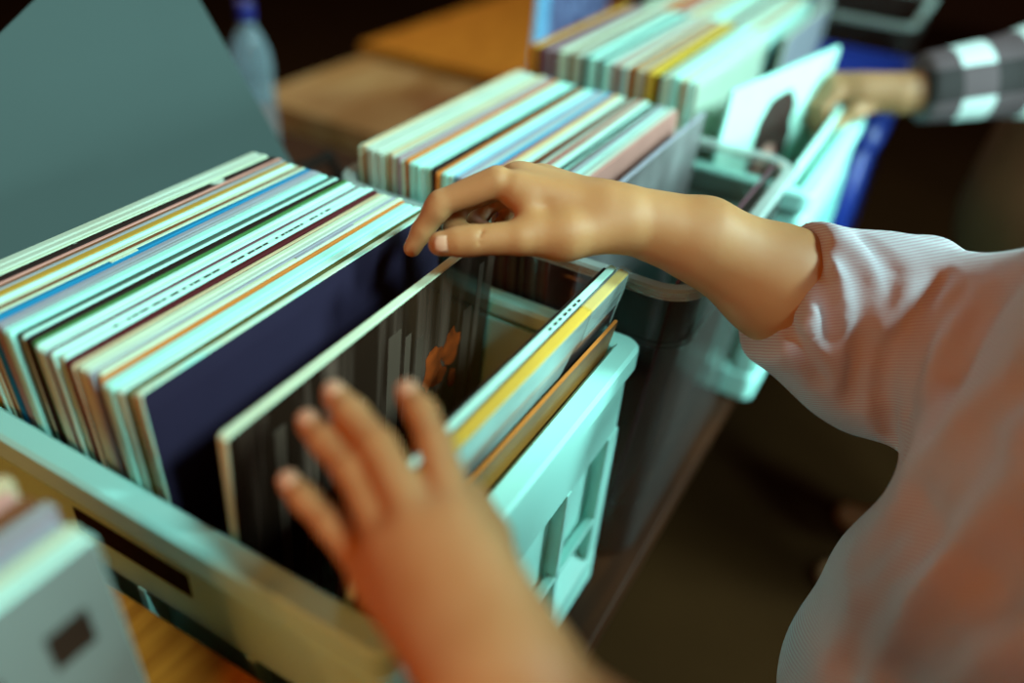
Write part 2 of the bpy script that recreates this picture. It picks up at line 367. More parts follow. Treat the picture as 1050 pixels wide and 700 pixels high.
# near white crate: back to front (thickness mm, cover, edge, word for the label)
A = [(8.5, 'pale', 'pale', 'pale greenish'), (6.0, 'pale', 'pale', 'foxed pale'), (3.2, 'cream', 'cream', 'thin cream'), (7.5, 'black', 'TORN', 'torn black-edged'), (2.4, 'brown', 'pink', 'thin pink-edged'),
     (2.6, 'grey', 'grey', 'thin grey'), (7.0, 'mustard', 'mustard', 'thick mustard'), (3.5, 'white', 'white', 'white'), (4.0, 'tan', 'cream', 'cream-edged tan'), (2.4, 'brown', 'brown', 'thin brown'), (3.0, 'tan', 'cream', 'cream'),
     (5.2, 'blue', 'blue', 'bright blue'), (6.0, 'lavender', 'lavender', 'lavender grey'), (3.0, 'grey', 'grey', 'grey'), (8.0, 'mint', 'mint', 'thick pale mint'), (5.0, 'green shadow', 'green shadow', 'green shadow'), (2.4, 'white', 'white', 'thin white'),  # dark strip after the thick mint paints the shadow between sleeves
     (6.5, 'black', 'black', 'black'), (2.4, 'green', 'green', 'thin green'), (4.0, 'cream', 'white', 'white'), (4.0, 'white', 'white', 'white'), (2.4, 'plum', 'plum', 'thin plum'), (4.5, 'white', 'white', 'white'),
     (7.0, 'white', 'white', 'white sleeve with dark spine lettering,'), (5.0, 'maroon', 'maroon', 'dark maroon'), (2.4, 'brown', 'tan', 'thin tan-edged'), (5.5, 'cream', 'cream', 'cream'), (4.5, 'pale', 'pale', 'pale'), (2.4, 'grey', 'lavender', 'thin bluish grey'),
     (4.0, 'cream', 'cream', 'cream'), (2.2, 'orange', 'orange', 'thin orange'), (9.0, 'mint', 'mint', 'thick bright mint'), (7.0, 'mint', 'white', 'bright white'), (3.0, 'gap shade', 'gap shade', 'dark olive'), (3.4, 'cream', 'cream', 'cream-edged')]  # dark strip before the last one paints a shaded gap, not card
tot = sum(a[0] for a in A) / 1000 + len(A) * .0006
span = .200; k = span / tot; y = .2035; n = 0
FLOORA = TZ + .0565
for i, (th, cc, ec, word) in enumerate(A):
    t_ = th / 1000 * k; y -= t_ / 2 + .0003 * k
    em = TORN if ec == 'TORN' else (SPECK if i < 2 else None)
    dx = random.uniform(-.002, .002); zt = 1.074 + random.uniform(-.0009, .0009) - FLOORA; lean = -.045 - .02 * (1 - i / len(A))
    ht = .315
    wd_ = word if 'sleeve' in word else word + ' record sleeve,'
    o = sleeve((.1575 + dx, y - .0145, FLOORA + (zt - ht * math.cos(lean))), cc, ec if ec != 'TORN' else 'black', t_ * .96, lean, random.uniform(-.0004, .0004), random.uniform(-.003, .003),
               f'{wd_} {ordinal(i + 1)} from the back of the near white crate', 'sleeves packed in the near white crate', .315, ht, None, em)
    if 'lettering' in word:
        bm = bmesh.new(); x = -.118
        rr = random.Random(3)
        while x < .10:
            l = rr.choice((.0022, .003, .005, .0065)); 
            if rr.random() < .86: bx(bm, x, x + l, -.0009, .0009, ht - .0005, ht + .0004)
            x += l + rr.choice((.0014, .0016, .0045))
        from_bm('spine_lettering', bm, mat('black ink', (.02, .015, .01), .7, .2, 0), o)
    if cc == 'blue':
        strip(o, 'spine_tear', mat('torn pale card', C['cream'], .8, .2, .3, 80), -.062, -.038, -t_ * .3, t_ * .25, ht)
    if ec == 'cream' and i == 29:
        strip(o, 'spine_label', mat('grey print', C['lavender'], .8, .2, .3, 80), .02, .09, -t_ * .2, t_ * .3, ht)
    y -= t_ / 2 + .0003 * k
# front sleeves of the near crate
nav = sleeve((.157, .0 - .0150, 1.078 - .3147), 'navy', 'cream', .0042, -.045, 0, 0, 'navy blue record sleeve with pale worn edge, front of the packed group', 'sleeves packed in the near white crate', em=two_tone('chipped cream edge', C['cream'], C['mint'], 50, .4, .7, (.6, 1, 1)))
DK = two_tone('dark streaked cover', (.020, .010, .006), (.16, .10, .075), 26, .47, .78, (1.6, .1, .10), 0.22, 0.5)  # dark cover with upright streaks from stretched noise
held = sleeve((.1575, -.046, 1.076 - .314), 'black', 'pale', .0080, .055, .020, .0, 'dark glossy record sleeve with orange blotch, held apart between both hands', 'sleeves being flipped through', cm=DK, em=edge('cream'))
bm = bmesh.new()
for (cx, cz, rx, rz, s) in ((.066, .222, .015, .024, 1), (.093, .228, .014, .020, 2), (.066, .168, .018, .010, 3), (.100, .190, .007, .012, 4), (.078, .205, .012, .008, 5)):
    ring = []
    rr = random.Random(s)
    for i in range(18):
        a = 2 * math.pi * i / 18; q = rr.uniform(.75, 1.15); ring.append(bm.verts.new((cx + rx * q * math.cos(a), -.0043, cz + rz * q * math.sin(a))))
    bm.faces.new(ring)
from_bm('cover_print', bm, two_tone('orange print', (.42, .07, .012), (.10, .02, .006), 60, .35, .75, (1, 1, 1), .3), held)
bm = bmesh.new()
for i, (xx, ww) in enumerate(((-.12, .010), (-.085, .006), (-.06, .014), (-.035, .008), (.00, .016), (.022, .008), (.038, .010), (.110, .014), (.130, .008))):
    bx(bm, xx, xx + ww, -.0042, -.0038, .03 + .01 * (i % 3), .292 - .012 * (i % 4))
from_bm('cover_stripes', bm, mat('grey brown streaks', (.075, .048, .034), .35, .4, .35, 40, stretch=(1, 1, .2)), held)  # grey-brown upright bars laid on the dark cover
# group leaning on the front wall
GR = 'sleeves leaning on the front wall of the near white crate'
F0 = .1575
sleeve((F0 - .002, -.1105, .7650), 'black', 'black', .0030, .170, -.010, 0.0, 'thin black record sleeve behind the white one at the front wall', GR)
o = sleeve((F0, -.1165, .7680), 'grey', 'white', .0060, .170, -.010, 0.0, 'white-edged grey record sleeve just behind the golden yellow one', GR)
bm = bmesh.new()
for i in range(7): bx(bm, .045 + i * .0075, .0485 + i * .0075 + .001 * (i % 2), -.0018, .0002, .3149, .3156)
from_bm('spine_lettering', bm, mat('black ink', (.02, .015, .01), .7, .2, 0), o)
FACE = two_tone('pale blurred photo print', (.20, .17, .15), (.46, .72, .68), 7, .35, .62, (1, .5, 2.2), .3, .5)
yel = sleeve((F0 + .002, -.1255, .7660), 'yellow', 'gold', .0090, .170, -.010, 0.0, 'thick golden yellow-edged sleeve with dark photo, leaning on the front wall', GR, cm=FACE, em=edge('gold'))
bm = bmesh.new()
pts = [(.035, .150), (.052, .250), (.075, .285), (.150, .300), (.150, .215), (.150, .120), (.10, .11)]
bm.faces.new([bm.verts.new((p[0], -.0048, p[1])) for p in pts])
from_bm('cover_print', bm, two_tone('dark grey photo print', (.025, .02, .02), (.12, .10, .10), 9, .4, .7, (1, 1, 6), .3, .5), yel)
bm = bmesh.new()
bx(bm, .085, .1590, -.0052, .0050, .285, .3165, .0015)
from_bm('polythene_cover', bm, SHRINK, yel)
sleeve((F0 - .002, -.1335, .7600), 'orange', 'orange', .0030, .170, -.012, 0.0, 'brown and orange record sleeve standing lowest, frontmost in the near crate', GR, ht=.276,
       cm=two_tone('orange brown print', (.12, .035, .008), (.45, .20, .04), 5, .35, .7, (1, 1, 3), .4))

# grey board behind the packed records
def board_from(name, pts, th, m, label, cat):
    p = [Vector(q) for q in pts]; o0 = sum(p, Vector()) / len(p); nn = (p[1] - p[0]).cross(p[2] - p[0]).normalized()
    bm = bmesh.new(); a = [bm.verts.new(q - o0 - nn * th / 2) for q in p]; b = [bm.verts.new(q - o0 + nn * th / 2) for q in p]
    n = len(p); bm.faces.new(a[::-1]); bm.faces.new(b)
    for i in range(n): bm.faces.new((a[i], a[(i + 1) % n], b[(i + 1) % n], b[i]))
    bmesh.ops.recalc_face_normals(bm, faces=bm.faces)
    bmesh.ops.bevel(bm, geom=list(bm.edges), offset=th * .3, segments=2, affect='EDGES')
    o = from_bm(name, bm, m, None, False, o0); return tag(o, label, cat)
# plane through the crate's rear edge, leaning away; u along x, v up the lean
def lean_pt(x, v, y0=.235, z0=.80, a=.42): return (x, y0 + v * math.sin(a), z0 + v * math.cos(a))
BOARD_XV = [(.419, .4997), (.029, .3165), (.118, .085), (.488, .1197)]
board_from('display_board', [lean_pt(*q) for q in BOARD_XV], .003, mat('grey green card', (.046, .068, .065), .8, .12, .05, 6),
           'large plain grey-green card leaning behind the packed records', 'card')

# sleeves in the other crates: (count sequence of colours)
def fill(seq, x, y0, y1, ztop, floor, lean, where, group, th_mix=(.8, 1.3), jx=.002, yaw=0, jz=.002):
    ws = [(p[1] if isinstance(p, tuple) else 1) for p in seq]; tot = sum(ws); k = (y0 - y1) / tot; y = y0; rr = random.Random(len(seq) * 7 + int(x * 10))
    for i, p in enumerate(seq):
        c, wgt = (p if isinstance(p, tuple) else (p, 1)); t_ = wgt * k; y -= t_ / 2
        ht = .315; zz = ztop + rr.uniform(-jz, jz) - ht * math.cos(lean); ec = c
        sleeve((x + rr.uniform(-jx, jx) + yaw * (y - y1), y - math.sin(-lean) * 0, zz), c, ec, t_ * .90, lean, rr.uniform(-.0005, .0005), 0,
               f'{"thick " if wgt > 1.6 else ""}{c} record sleeve, {ordinal(i + 1)} from the back of the {where}', group)
        y -= t_ / 2
fill(['cream', 'tan', 'pale', ('pale', 2), 'pale', 'pale', ('cream', 1.5), 'tan', ('pale', 1.6), 'mauve', 'cream', 'orange', ('mint', 2), 'mint', 'white', ('mint', 2), 'black', 'orange', ('mint', 2), 'white', 'sky blue', ('lavender', 1.8), 'pale', 'sky blue', 'blue',
      'orange', 'tan', ('white', 1.8), 'brown', 'maroon', ('pale', 1.7), 'red', 'pale', 'white', 'black', 'mint', 'maroon', 'grey', 'white', 'grey', 'pale', 'pink'],
     .5265, .118, -.098, 1.083, TZ + .01, -.03, 'clear crate', 'sleeves packed in the clear crate', jx=.002)
sleeve((.5275, -.1125, 1.088 - .315), 'grey', 'lavender', .005, .02, 0, 0, 'dark grey record sleeve with pale edge, frontmost in the clear crate', 'sleeves packed in the clear crate',
       cm=two_tone('dark grey print', (.06, .05, .05), (.20, .20, .20), 8, .4, .7, (1, 1, 1), .35))
sleeve((.5265, -.190, .7650), 'plum', 'plum', .0035, .07, .0, 0, 'smoky brown record sleeve leaning alone on the clear crate front', 'sleeves leaning in the clear crate', cm=mat('smoky brown print', (.028, .016, .012), .4, .2, .3, 9), ht=.285)
fill([('orange', 1.4), 'gold', 'red', 'plum', ('mauve', 1.6), 'plum', 'mauve', ('cream', 1.5), 'pale', 'brown', 'cream', ('pale', 1.8), 'black', ('mint', 2), 'white', 'black', ('mint', 1.7), 'pale', 'mauve', 'tan', 'grey', 'white', 'orange', 'brown', ('tan', 1.5), 'plum', 'gold', ('yellow', 1.8),
      'black', ('cream', 1.4), 'pale', ('mint', 1.8), 'cream', 'tan', 'white', ('pale', 1.5)],
     .898, .130, -.100, 1.100, TZ + .05, -.03, 'far white crate', 'sleeves packed in the far white crate', jx=.002, yaw=0)
por = sleeve((.8975, -.150, 1.100 - .314), 'white', 'mint', .005, .04, -.20, 0, 'white record sleeve with dark-haired figure, frontmost in the far white crate', 'sleeves packed in the far white crate')
def blob(parent, name, cx, cz, rx, rz, yy, m, seed):
    bm = bmesh.new(); rr = random.Random(seed)
    ring = [bm.verts.new((cx + rx * rr.uniform(.88, 1.1) * math.cos(a), yy, cz + rz * rr.uniform(.9, 1.08) * math.sin(a))) for a in [2 * math.pi * i / 20 for i in range(20)]]
    bm.faces.new(ring); f = from_bm(name, bm, m, parent); return f
blob(por, 'figure_body_print', .005, .090, .075, .085, -.0027, mat('grey lilac print', (.22, .20, .27), .5, .3, .3, 20), 1)
blob(por, 'figure_hair_print', .000, .205, .062, .082, -.0029, mat('dark brown print', (.035, .014, .012), .5, .3, .3, 20), 2)
blob(por, 'figure_face_print', -.002, .168, .032, .042, -.0031, mat('pink print', (.50, .24, .20), .5, .3, .3, 20), 3)
sleeve((.8975, -.207, .762), 'white', 'white', .004, .07, 0, 0, 'white record sleeve tilted forward under the reaching hand', 'sleeves leaning in the far white crate', ht=.272)
fill(['cream', ('pale', 2), 'orange', ('orange', 2), 'mauve', 'pink', 'cream', ('tan', 1.5), 'pale', ('white', 1.8), 'mint', 'cream', 'plum', 'white', 'cream', ('pale', 1.6), 'tan', 'white'],
     1.2715, .130, -.085, 1.083, TZ + .01, -.03, 'blue crate', 'sleeves packed in the blue crate')
sleeve((1.2715, -.10, 1.083 - .315), 'lavender', 'cream', .005, .02, 0, 0, 'greyish white record sleeve, frontmost in the blue crate', 'sleeves packed in the blue crate')
fill(['grey', 'mauve', ('grey', 2), 'plum', 'cream', ('tan', 1.5), 'grey', 'mauve', ('pale', 1.5), 'grey'], 1.6415, .13, -.06, 1.083, TZ + .01, -.03, 'farthest clear crate', 'sleeves packed in the farthest clear crate')
# blue leaning sleeve beyond the row
bl = sleeve((1.17, .275, .86), 'sky blue', 'sky blue', .006, -.35, -.12, .62, 'light blue bordered sleeve propped at a tilt behind the far crates', None,
            cm=two_tone('purple pattern print', (.05, .045, .12), (.16, .20, .36), 40, .4, .62, (1, 1, 1), .5))
bm = bmesh.new(); bx(bm, -.1575, -.118, -.0042, -.0030, .0, .315); from_bm('cover_border', bm, mat('light blue print', (.14, .36, .58), .5, .3, .1), bl)

# small sleeves on the wooden box, near left
G7 = 'small record sleeves on the wooden box'
L7 = [('mauve', 'mauve'), ('brown', 'pink'), ('tan', 'tan'), ('pink', 'pink'), ('brown', 'brown'), ('mauve', 'grey'), ('grey', 'lavender'), ('pale', 'cream')]
zb = TZ + .2105
for i, (c, e) in enumerate(L7):
    sleeve((-.179 + .003 * (i % 3), .008 - i * .011, zb), c, e, .007, -.05, 0, 0, f'small {c} record sleeve, {ordinal(i + 1)} from the back on the wooden box', G7, .178, .172)
fr = sleeve((-.178, -.083, zb), 'cream', 'white', .008, -.05, 0, 0, 'small off-white sleeve with dark square prints, front of the wooden box', G7, .178, .176,
            cm=mat('off white print', (.19, .205, .185), .5, .3, .08, 12))
pm = mat('dark square print', (.025, .013, .008), .5, .3, .4, 60)
for (x0, x1, z0, z1) in ((.051, .073, .118, .142), (-.002, .028, .108, .140), (-.05, -.02, .10, .14), (.022, .058, .030, .062)):
    bm = bmesh.new(); bx(bm, x0, x1, -.0046, -.0042, z0, z1, .0001, seg=1); from_bm('square_print', bm, pm, fr)

# ------------------------------------------------------------------ bottle and bag
t = empty('water_bottle', (.84, .74, TZ), 'clear plastic water bottle with blue cap behind the grey card', 'bottle')
bm = bmesh.new(); pr = [(.030, 0), (.037, .006), (.038, .03)]
for i in range(9): pr += [(.038, .035 + i * .02), (.0355, .041 + i * .02), (.0355, .046 + i * .02), (.038, .052 + i * .02)]
pr += [(.038, .225), (.034, .250), (.024, .275), (.014, .292), (.0125, .31)]
lathe(bm, pr); from_bm('bottle_body', bm, clear_plastic('bottle plastic', (.80, .86, .90), (.45, .62, .70), .08, .22), t, True)
bm = bmesh.new(); lathe(bm, [(.0155, .300), (.017, .303), (.017, .326), (.015, .330), (.001, .3305)], n=32); from_bm('bottle_cap', bm, mat('blue cap plastic', (.015, .02, .16), .4, .4, 0), t)
bm = bmesh.new(); lathe(bm, [(.0385, .10), (.0388, .101), (.0388, .165), (.0385, .166)], cap=False); from_bm('bottle_label', bm, mat('brown label', (.20, .17, .17), .5, .3, .3, 30), t)
bagm = mat('black cloth', (.012, .008, .006), .9, .1, .3, 30)
bag = empty('cloth_bag', (.60, .40, TZ), 'black cloth bag lying on the table behind the crates', 'bag')
surf_obj('bag_body', [('e', (0, 0, .072), (.16, .075, .072), .02), ('e', (.07, .01, .11), (.07, .05, .05), .03), ('e', (-.06, 0, .12), (.06, .045, .045), .03)], .006, bagm, bag)
surf_obj('strap', [('c', (-.06, 0, .15), (-.02, .0, .21), .007, .007, .01), ('c', (-.02, 0, .21), (.04, .0, .21), .007, .007, .01), ('c', (.04, 0, .21), (.08, .0, .145), .007, .007, .01)], .003, bagm, bag)

# ================================================================== PEOPLE
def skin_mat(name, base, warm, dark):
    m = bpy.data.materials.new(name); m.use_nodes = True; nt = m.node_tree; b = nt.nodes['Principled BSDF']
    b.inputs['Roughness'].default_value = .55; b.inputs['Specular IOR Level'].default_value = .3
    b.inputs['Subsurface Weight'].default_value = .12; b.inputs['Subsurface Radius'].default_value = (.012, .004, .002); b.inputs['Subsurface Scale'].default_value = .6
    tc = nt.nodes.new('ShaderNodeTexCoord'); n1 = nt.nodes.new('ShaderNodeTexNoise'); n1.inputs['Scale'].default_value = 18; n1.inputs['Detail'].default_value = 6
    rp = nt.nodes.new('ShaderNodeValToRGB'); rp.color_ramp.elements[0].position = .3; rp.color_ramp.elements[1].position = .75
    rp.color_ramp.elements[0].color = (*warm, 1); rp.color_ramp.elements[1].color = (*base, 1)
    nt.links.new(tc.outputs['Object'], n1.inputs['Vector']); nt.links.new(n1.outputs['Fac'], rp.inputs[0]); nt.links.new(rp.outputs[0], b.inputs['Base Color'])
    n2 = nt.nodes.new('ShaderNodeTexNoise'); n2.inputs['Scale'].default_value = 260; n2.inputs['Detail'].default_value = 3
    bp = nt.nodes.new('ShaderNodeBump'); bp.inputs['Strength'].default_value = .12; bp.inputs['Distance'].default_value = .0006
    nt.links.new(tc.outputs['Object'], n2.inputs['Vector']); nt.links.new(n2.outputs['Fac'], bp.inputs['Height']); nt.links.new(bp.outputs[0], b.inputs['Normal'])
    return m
SKIN = skin_mat('skin', (.45, .245, .105), (.39, .18, .065), (.3, .1, .05))
NAIL = mat('fingernail', (.56, .33, .21), .6, .12, .02, 10)

def chain(pts, k=.004):
    """pts: list of (x, y, z, r)"""
    return [('c', a[:3], b[:3], a[3], b[3], k) for a, b in zip(pts, pts[1:])]
RH = []
# palm and forearm
wr1, wr2 = (.2923, -.1723, 1.1250), (.3277, -.1534, 1.1250)
RH += [('c', (.308, -.175, 1.121), (.2700, -.1010, 1.1395), .0185, .0145, .010), ('c', (.312, -.172, 1.123), (.2925, -.0960, 1.1365), .0185, .0150, .010),
       ('c', (.318, -.168, 1.122), (.3153, -.1010, 1.1290), .0170, .0145, .010), ('c', (.322, -.165, 1.119), (.3330, -.1090, 1.1190), .0155, .0130, .010),
       ('c', (.304, -.176, 1.118), (.2704, -.1440, 1.1150), .0185, .0185, .010)]
RH += [('c', (.2704, -.1440, 1.1150), (.2458, -.1201, 1.1155), .0185, .0128, .008)]
RH += chain([(.2458, -.1201, 1.1155, .0128), (.2250, -.0913, 1.1127, .0112), (.2200, -.0840, 1.1115, .0108), (.2130, -.0725, 1.1090, .0092)], .0035)
RH += [('c', (.2660, -.1120, 1.1330), (.2560, -.1230, 1.1230), .0085, .0085, .010)]    # web
RH += chain([(.2639, -.0880, 1.1440, .0122), (.2399, -.0548, 1.1258, .0098), (.2375, -.0528, 1.1210, .0098), (.2299, -.0453, 1.1040, .0082), (.2232, -.0405, 1.0900, .0070)], .0035)
RH += chain([(.2918, -.0890, 1.1380, .0120), (.2752, -.0484, 1.1107, .0098), (.2600, -.0540, 1.0985, .0086), (.2540, -.0715, 1.0985, .0076)], .003)
RH += chain([(.3153, -.0950, 1.1300, .0115), (.3065, -.0572, 1.1014, .0094), (.2838, -.0587, 1.0899, .0082), (.2763, -.0746, 1.0938, .0072)], .003)
RH += chain([(.3344, -.1040, 1.1190, .0105), (.3189, -.0764, 1.0972, .0084), (.2978, -.0763, 1.0889, .0072), (.2920, -.0904, 1.0910, .0064)], .003)
ARM = [('c', (.3070, -.1600, 1.1240), (.3463, -.2279, 1.1050), .0230, .0330, .012), ('c', (.3463, -.2279, 1.1050), (.3777, -.2904, 1.0714), .0330, .0430, .008),
       ('c', (.3777, -.2904, 1.0714), (.4222, -.3662, 1.0361), .0440, .0430, .02), ('c', (.4222, -.3662, 1.0361), (.345, -.560, 1.165), .043, .050, .02)]
# creases where the fingers meet the palm and on the thumb
RHC = [('-c', (.2500, -.0930, 1.1300), (.2640, -.0800, 1.1290), .0016, .0010, .003),
       ('-c', (.2255, -.1000, 1.1235), (.2200, -.1000, 1.1120), .0008, .0008, .0015),
       ('-c', (.2315, -.0720, 1.1160), (.2360, -.0650, 1.1130), .0010, .0010, .002)]
LH = []
LH += [('c', (-.0428, -.2883, 1.0946), (-.0118, -.2300, 1.1150), .0195, .0150, .012), ('c', (-.0490, -.2780, 1.0910), (-.0205, -.2160, 1.1100), .0195, .0148, .012),
       ('c', (-.0540, -.2680, 1.0870), (-.0275, -.2060, 1.0990), .0185, .0140, .012), ('c', (-.0570, -.2620, 1.0840), (-.0335, -.2000, 1.0810), .0170, .0125, .012)]
LH += chain([(-.0098, -.2290, 1.1170, .0118), (.0164, -.1996, 1.1272, .0088), (.0301, -.1822, 1.1296, .0080), (.0388, -.1685, 1.1286, .0070)], .0035)
LH += chain([(-.0190, -.2150, 1.1130, .0120), (.0022, -.1763, 1.1240, .0092), (.0140, -.1503, 1.1243, .0085), (.0220, -.1340, 1.1225, .0075)], .0035)
LH += chain([(-.0264, -.2040, 1.1010, .0112), (-.0075, -.1680, 1.1118, .0088), (.0023, -.1428, 1.1107, .0081), (.0094, -.1260, 1.1085, .0072)], .0035)
LH += chain([(-.0325, -.1980, 1.0820, .0102), (-.0242, -.1669, 1.0877, .0080), (-.0187, -.1462, 1.0888, .0074), (-.0140, -.1315, 1.0875, .0065)], .0035)
LH += [('c', (-.0400, -.2800, 1.0900), (-.0120, -.2560, 1.0860), .0170, .0135, .012)]
LH += chain([(-.0120, -.2560, 1.0860, .0130), (.0100, -.2360, 1.0900, .0108), (.0215, -.2190, 1.0960, .0090)], .005)
LARM = [('c', (-.0495, -.2760, 1.0895), (-.0545, -.3200, 1.0700), .0240, .0280, .02), ('c', (-.0545, -.3200, 1.0700), (-.02, -.500, 1.03), .0280, .0420, .02), ('c', (-.02, -.500, 1.03), (-.02, -.575, 1.28), .042, .048, .02)]
CORE = [('c', (.345, -.560, 1.165), (-.02, -.575, 1.28), .055, .050, .04), ('c', (.24, -.575, 1.17), (.25, -.55, .90), .105, .095, .05), ('c', (.24, -.575, 1.18), (.285, -.60, 1.33), .055, .050, .03),
        ('e', (0.315, -0.600, 1.450), (.072, .088, .110), .02), ('e', (0.309, -0.525, 1.405), (.036, .030, .045), .02), ('c', (0.306, -0.508, 1.460), (0.305, -0.495, 1.435), .007, .011, .008),
        ('e', (0.242, -0.605, 1.445), (.010, .020, .030), .006), ('e', (0.388, -0.605, 1.445), (.010, .020, .030), .006),
        ('c', (0.290, -0.501, 1.405), (0.322, -0.501, 1.405), .006, .006, .005)]
person = empty('person', (.25, -.56, 0), 'person in pink striped shirt flipping records with both hands', 'person')
def rel(prims, o):
    o = np.array(o); out = []
    for p in prims:
        if p[0] in ('c', '-c'): out.append((p[0], np.array(p[1]) - o, np.array(p[2]) - o, *p[3:]))
        elif p[0] == 'e': out.append(('e', np.array(p[1]) - o, *p[2:]))
        else: out.append(('cut', np.array(p[1]) - o, *p[2:]))
    return out
PO = (.25, -.56, 0)
LEGS = [('c', (.16, -.56, .88), (.15, -.58, .47), .085, .055, .04), ('c', (.15, -.58, .47), (.15, -.60, .08), .055, .036, .02), ('c', (.15, -.60, .06), (.14, -.45, .035), .035, .028, .02),
        ('c', (.34, -.56, .88), (.35, -.58, .47), .085, .055, .04), ('c', (.35, -.58, .47), (.35, -.60, .08), .055, .036, .02), ('c', (.35, -.60, .06), (.36, -.45, .035), .035, .028, .02)]
body = surf_obj('body', rel(CORE + LEGS + ARM + RH + LARM + LH + RHC, PO), .0021, SKIN, person)
# hair
surf_obj('hair', rel([('e', (.318, -.617, 1.475), (.084, .092, .100), .02), ('c', (.32, -.675, 1.45), (.31, -.69, 1.27), .055, .04, .03)], PO), .005,
         mat('dark brown hair', (.02, .009, .004), .5, .4, .3, 60), person)
# nails
def nail(c, nrm, along, wd, ln, parent, off):
    n_ = Vector(nrm).normalized(); a_ = Vector(along); a_ = (a_ - n_ * a_.dot(n_)).normalized(); s_ = n_.cross(a_)
    bm = bmesh.new(); rows = []
    for i in range(7):
        u = i / 6 * 2 - 1; row = []
        for j in range(7):
            v = j / 6 * 2 - 1; hw = wd / 2 * math.sqrt(1 - .80 * u ** 4); 
            q = Vector(c) - Vector(off) + a_ * (u * ln / 2) + s_ * (v * hw) + n_ * (.0009 - .0016 * v * v - .0008 * u * u)
            row.append(bm.verts.new(q))
        rows.append(row)
    for r0, r1 in zip(rows, rows[1:]):
        for j in range(6): bm.faces.new((r0[j], r0[j + 1], r1[j + 1], r1[j]))
    o = from_bm('fingernail', bm, NAIL, parent, True)
    s = o.modifiers.new('solid', 'SOLIDIFY'); s.thickness = .0008; return o
CAMD = np.array([-.23566, -.36281, 1.4016])
def nail_at(tip, prev, r, view=0.75, up=(0, 0, 1), ln=.0105, wd=.0095):
    t_ = Vector(tip); a_ = (t_ - Vector(prev)).normalized(); u = Vector(up); n_ = (u - a_ * u.dot(a_)).normalized()
    nail(t_ + n_ * (r - .0004) - a_ * .001, n_, a_, wd, ln, person, PO)
nail_at((.2140, -.0735, 1.1092), (.2250, -.0913, 1.1127), .0094, up=(-.75, -.55, .45), ln=.0120, wd=.0115)
for tp, pv, r in (((.0388, -.1685, 1.1286), (.0301, -.1822, 1.1296), .0070), ((.0220, -.1340, 1.1225), (.0140, -.1503, 1.1243), .0075),
                  ((.0094, -.1260, 1.1085), (.0023, -.1428, 1.1107), .0072), ((-.0140, -.1315, 1.0875), (-.0187, -.1462, 1.0888), .0065)):
    nail_at(tp, pv, r, up=(-.25, .1, 1))

# shirt
def shirt_material():
    m = bpy.data.materials.new('pink striped cotton'); m.use_nodes = True; nt = m.node_tree; b = nt.nodes['Principled BSDF']
    b.inputs['Roughness'].default_value = .85; b.inputs['Specular IOR Level'].default_value = .15; b.inputs['Sheen Weight'].default_value = .15
    tc = nt.nodes.new('ShaderNodeTexCoord'); mp = nt.nodes.new('ShaderNodeMapping'); mp.inputs['Rotation'].default_value = (.5, -.35, .9)
    wv = nt.nodes.new('ShaderNodeTexWave'); wv.inputs['Scale'].default_value = 140; wv.inputs['Distortion'].default_value = .6; wv.inputs['Detail'].default_value = 0; wv.bands_direction = 'Z'
    rp = nt.nodes.new('ShaderNodeValToRGB'); rp.color_ramp.elements[0].color = (.40, .32, .37, 1); rp.color_ramp.elements[1].color = (.45, .50, .54, 1)
    rp.color_ramp.elements[0].position = .35; rp.color_ramp.elements[1].position = .65
    nt.links.new(tc.outputs['Object'], mp.inputs[0]); nt.links.new(mp.outputs[0], wv.inputs['Vector']); nt.links.new(wv.outputs['Fac'], rp.inputs[0]); nt.links.new(rp.outputs[0], b.inputs['Base Color'])
    nz = nt.nodes.new('ShaderNodeTexNoise'); nz.inputs['Scale'].default_value = 14; nz.inputs['Detail'].default_value = 3
    bp = nt.nodes.new('ShaderNodeBump'); bp.inputs['Strength'].default_value = .35; bp.inputs['Distance'].default_value = .01
    nt.links.new(tc.outputs['Object'], nz.inputs['Vector']); nt.links.new(nz.outputs['Fac'], bp.inputs['Height']); nt.links.new(bp.outputs[0], b.inputs['Normal'])
    return m
SHIRT = shirt_material()
c0, c1, c2, c3 = (.3660, -.2850, 1.0768), (.4128, -.3758, 1.0355), (.3778, -.4695, 1.0704), (.345, -.560, 1.170)
CN = np.array(c0) - np.array(c1)
sh = [('c', np.array(c0) + CN * .35, c1, .054, .076, .02), ('c', c1, c2, .076, .070, .03), ('c', c2, c3, .072, .088, .03),
      ('e', (.446, -.392, 1.088), (.026, .022, .026), .012),
      ('c', (.345, -.565, 1.17), (-.02, -.575, 1.300), .085, .082, .05), ('c', (.255, -.55, 1.14), (.245, -.53, .86), .118, .142, .06),
      ('c', (-.02, -.575, 1.295), (-.01, -.535, 1.04), .078, .062, .03), ('c', (.0, -.53, 1.04), (-.025, -.470, 1.035), .060, .055, .02),
      ('c', (.25, -.60, 1.24), (.268, -.60, 1.27), .075, .066, .02),
      ('cut', (.3705, -.2930, 1.0745), CN, .004, .11), ('cut', (-.040, -.445, 1.045), (-.1, .7, .12), .004, .10)]
def cap(a, b, ra, rb, k): return ('-c', a, b, ra, rb, k)
def groove(pts, r, k):
    return [cap(a, b, r, r, k) for a, b in zip(pts, pts[1:])]
def groove(pts, r, k):
    return [cap(a, b, r, r, k) for a, b in zip(pts, pts[1:])]
sh += groove([(0.3694, -0.3946, 1.1192), (0.3459, -0.3859, 1.1008), (0.3291, -0.3844, 1.0697), (0.3241, -0.3913, 1.0357), (0.3316, -0.4061, 0.9972)], 0.0095, 0.007)
sh += groove([(0.3505, -0.4103, 1.1222), (0.3386, -0.3972, 1.0992), (0.3227, -0.3971, 1.0705), (0.3138, -0.4039, 1.0395), (0.2751, -0.4131, 1.0343)], 0.007, 0.007)
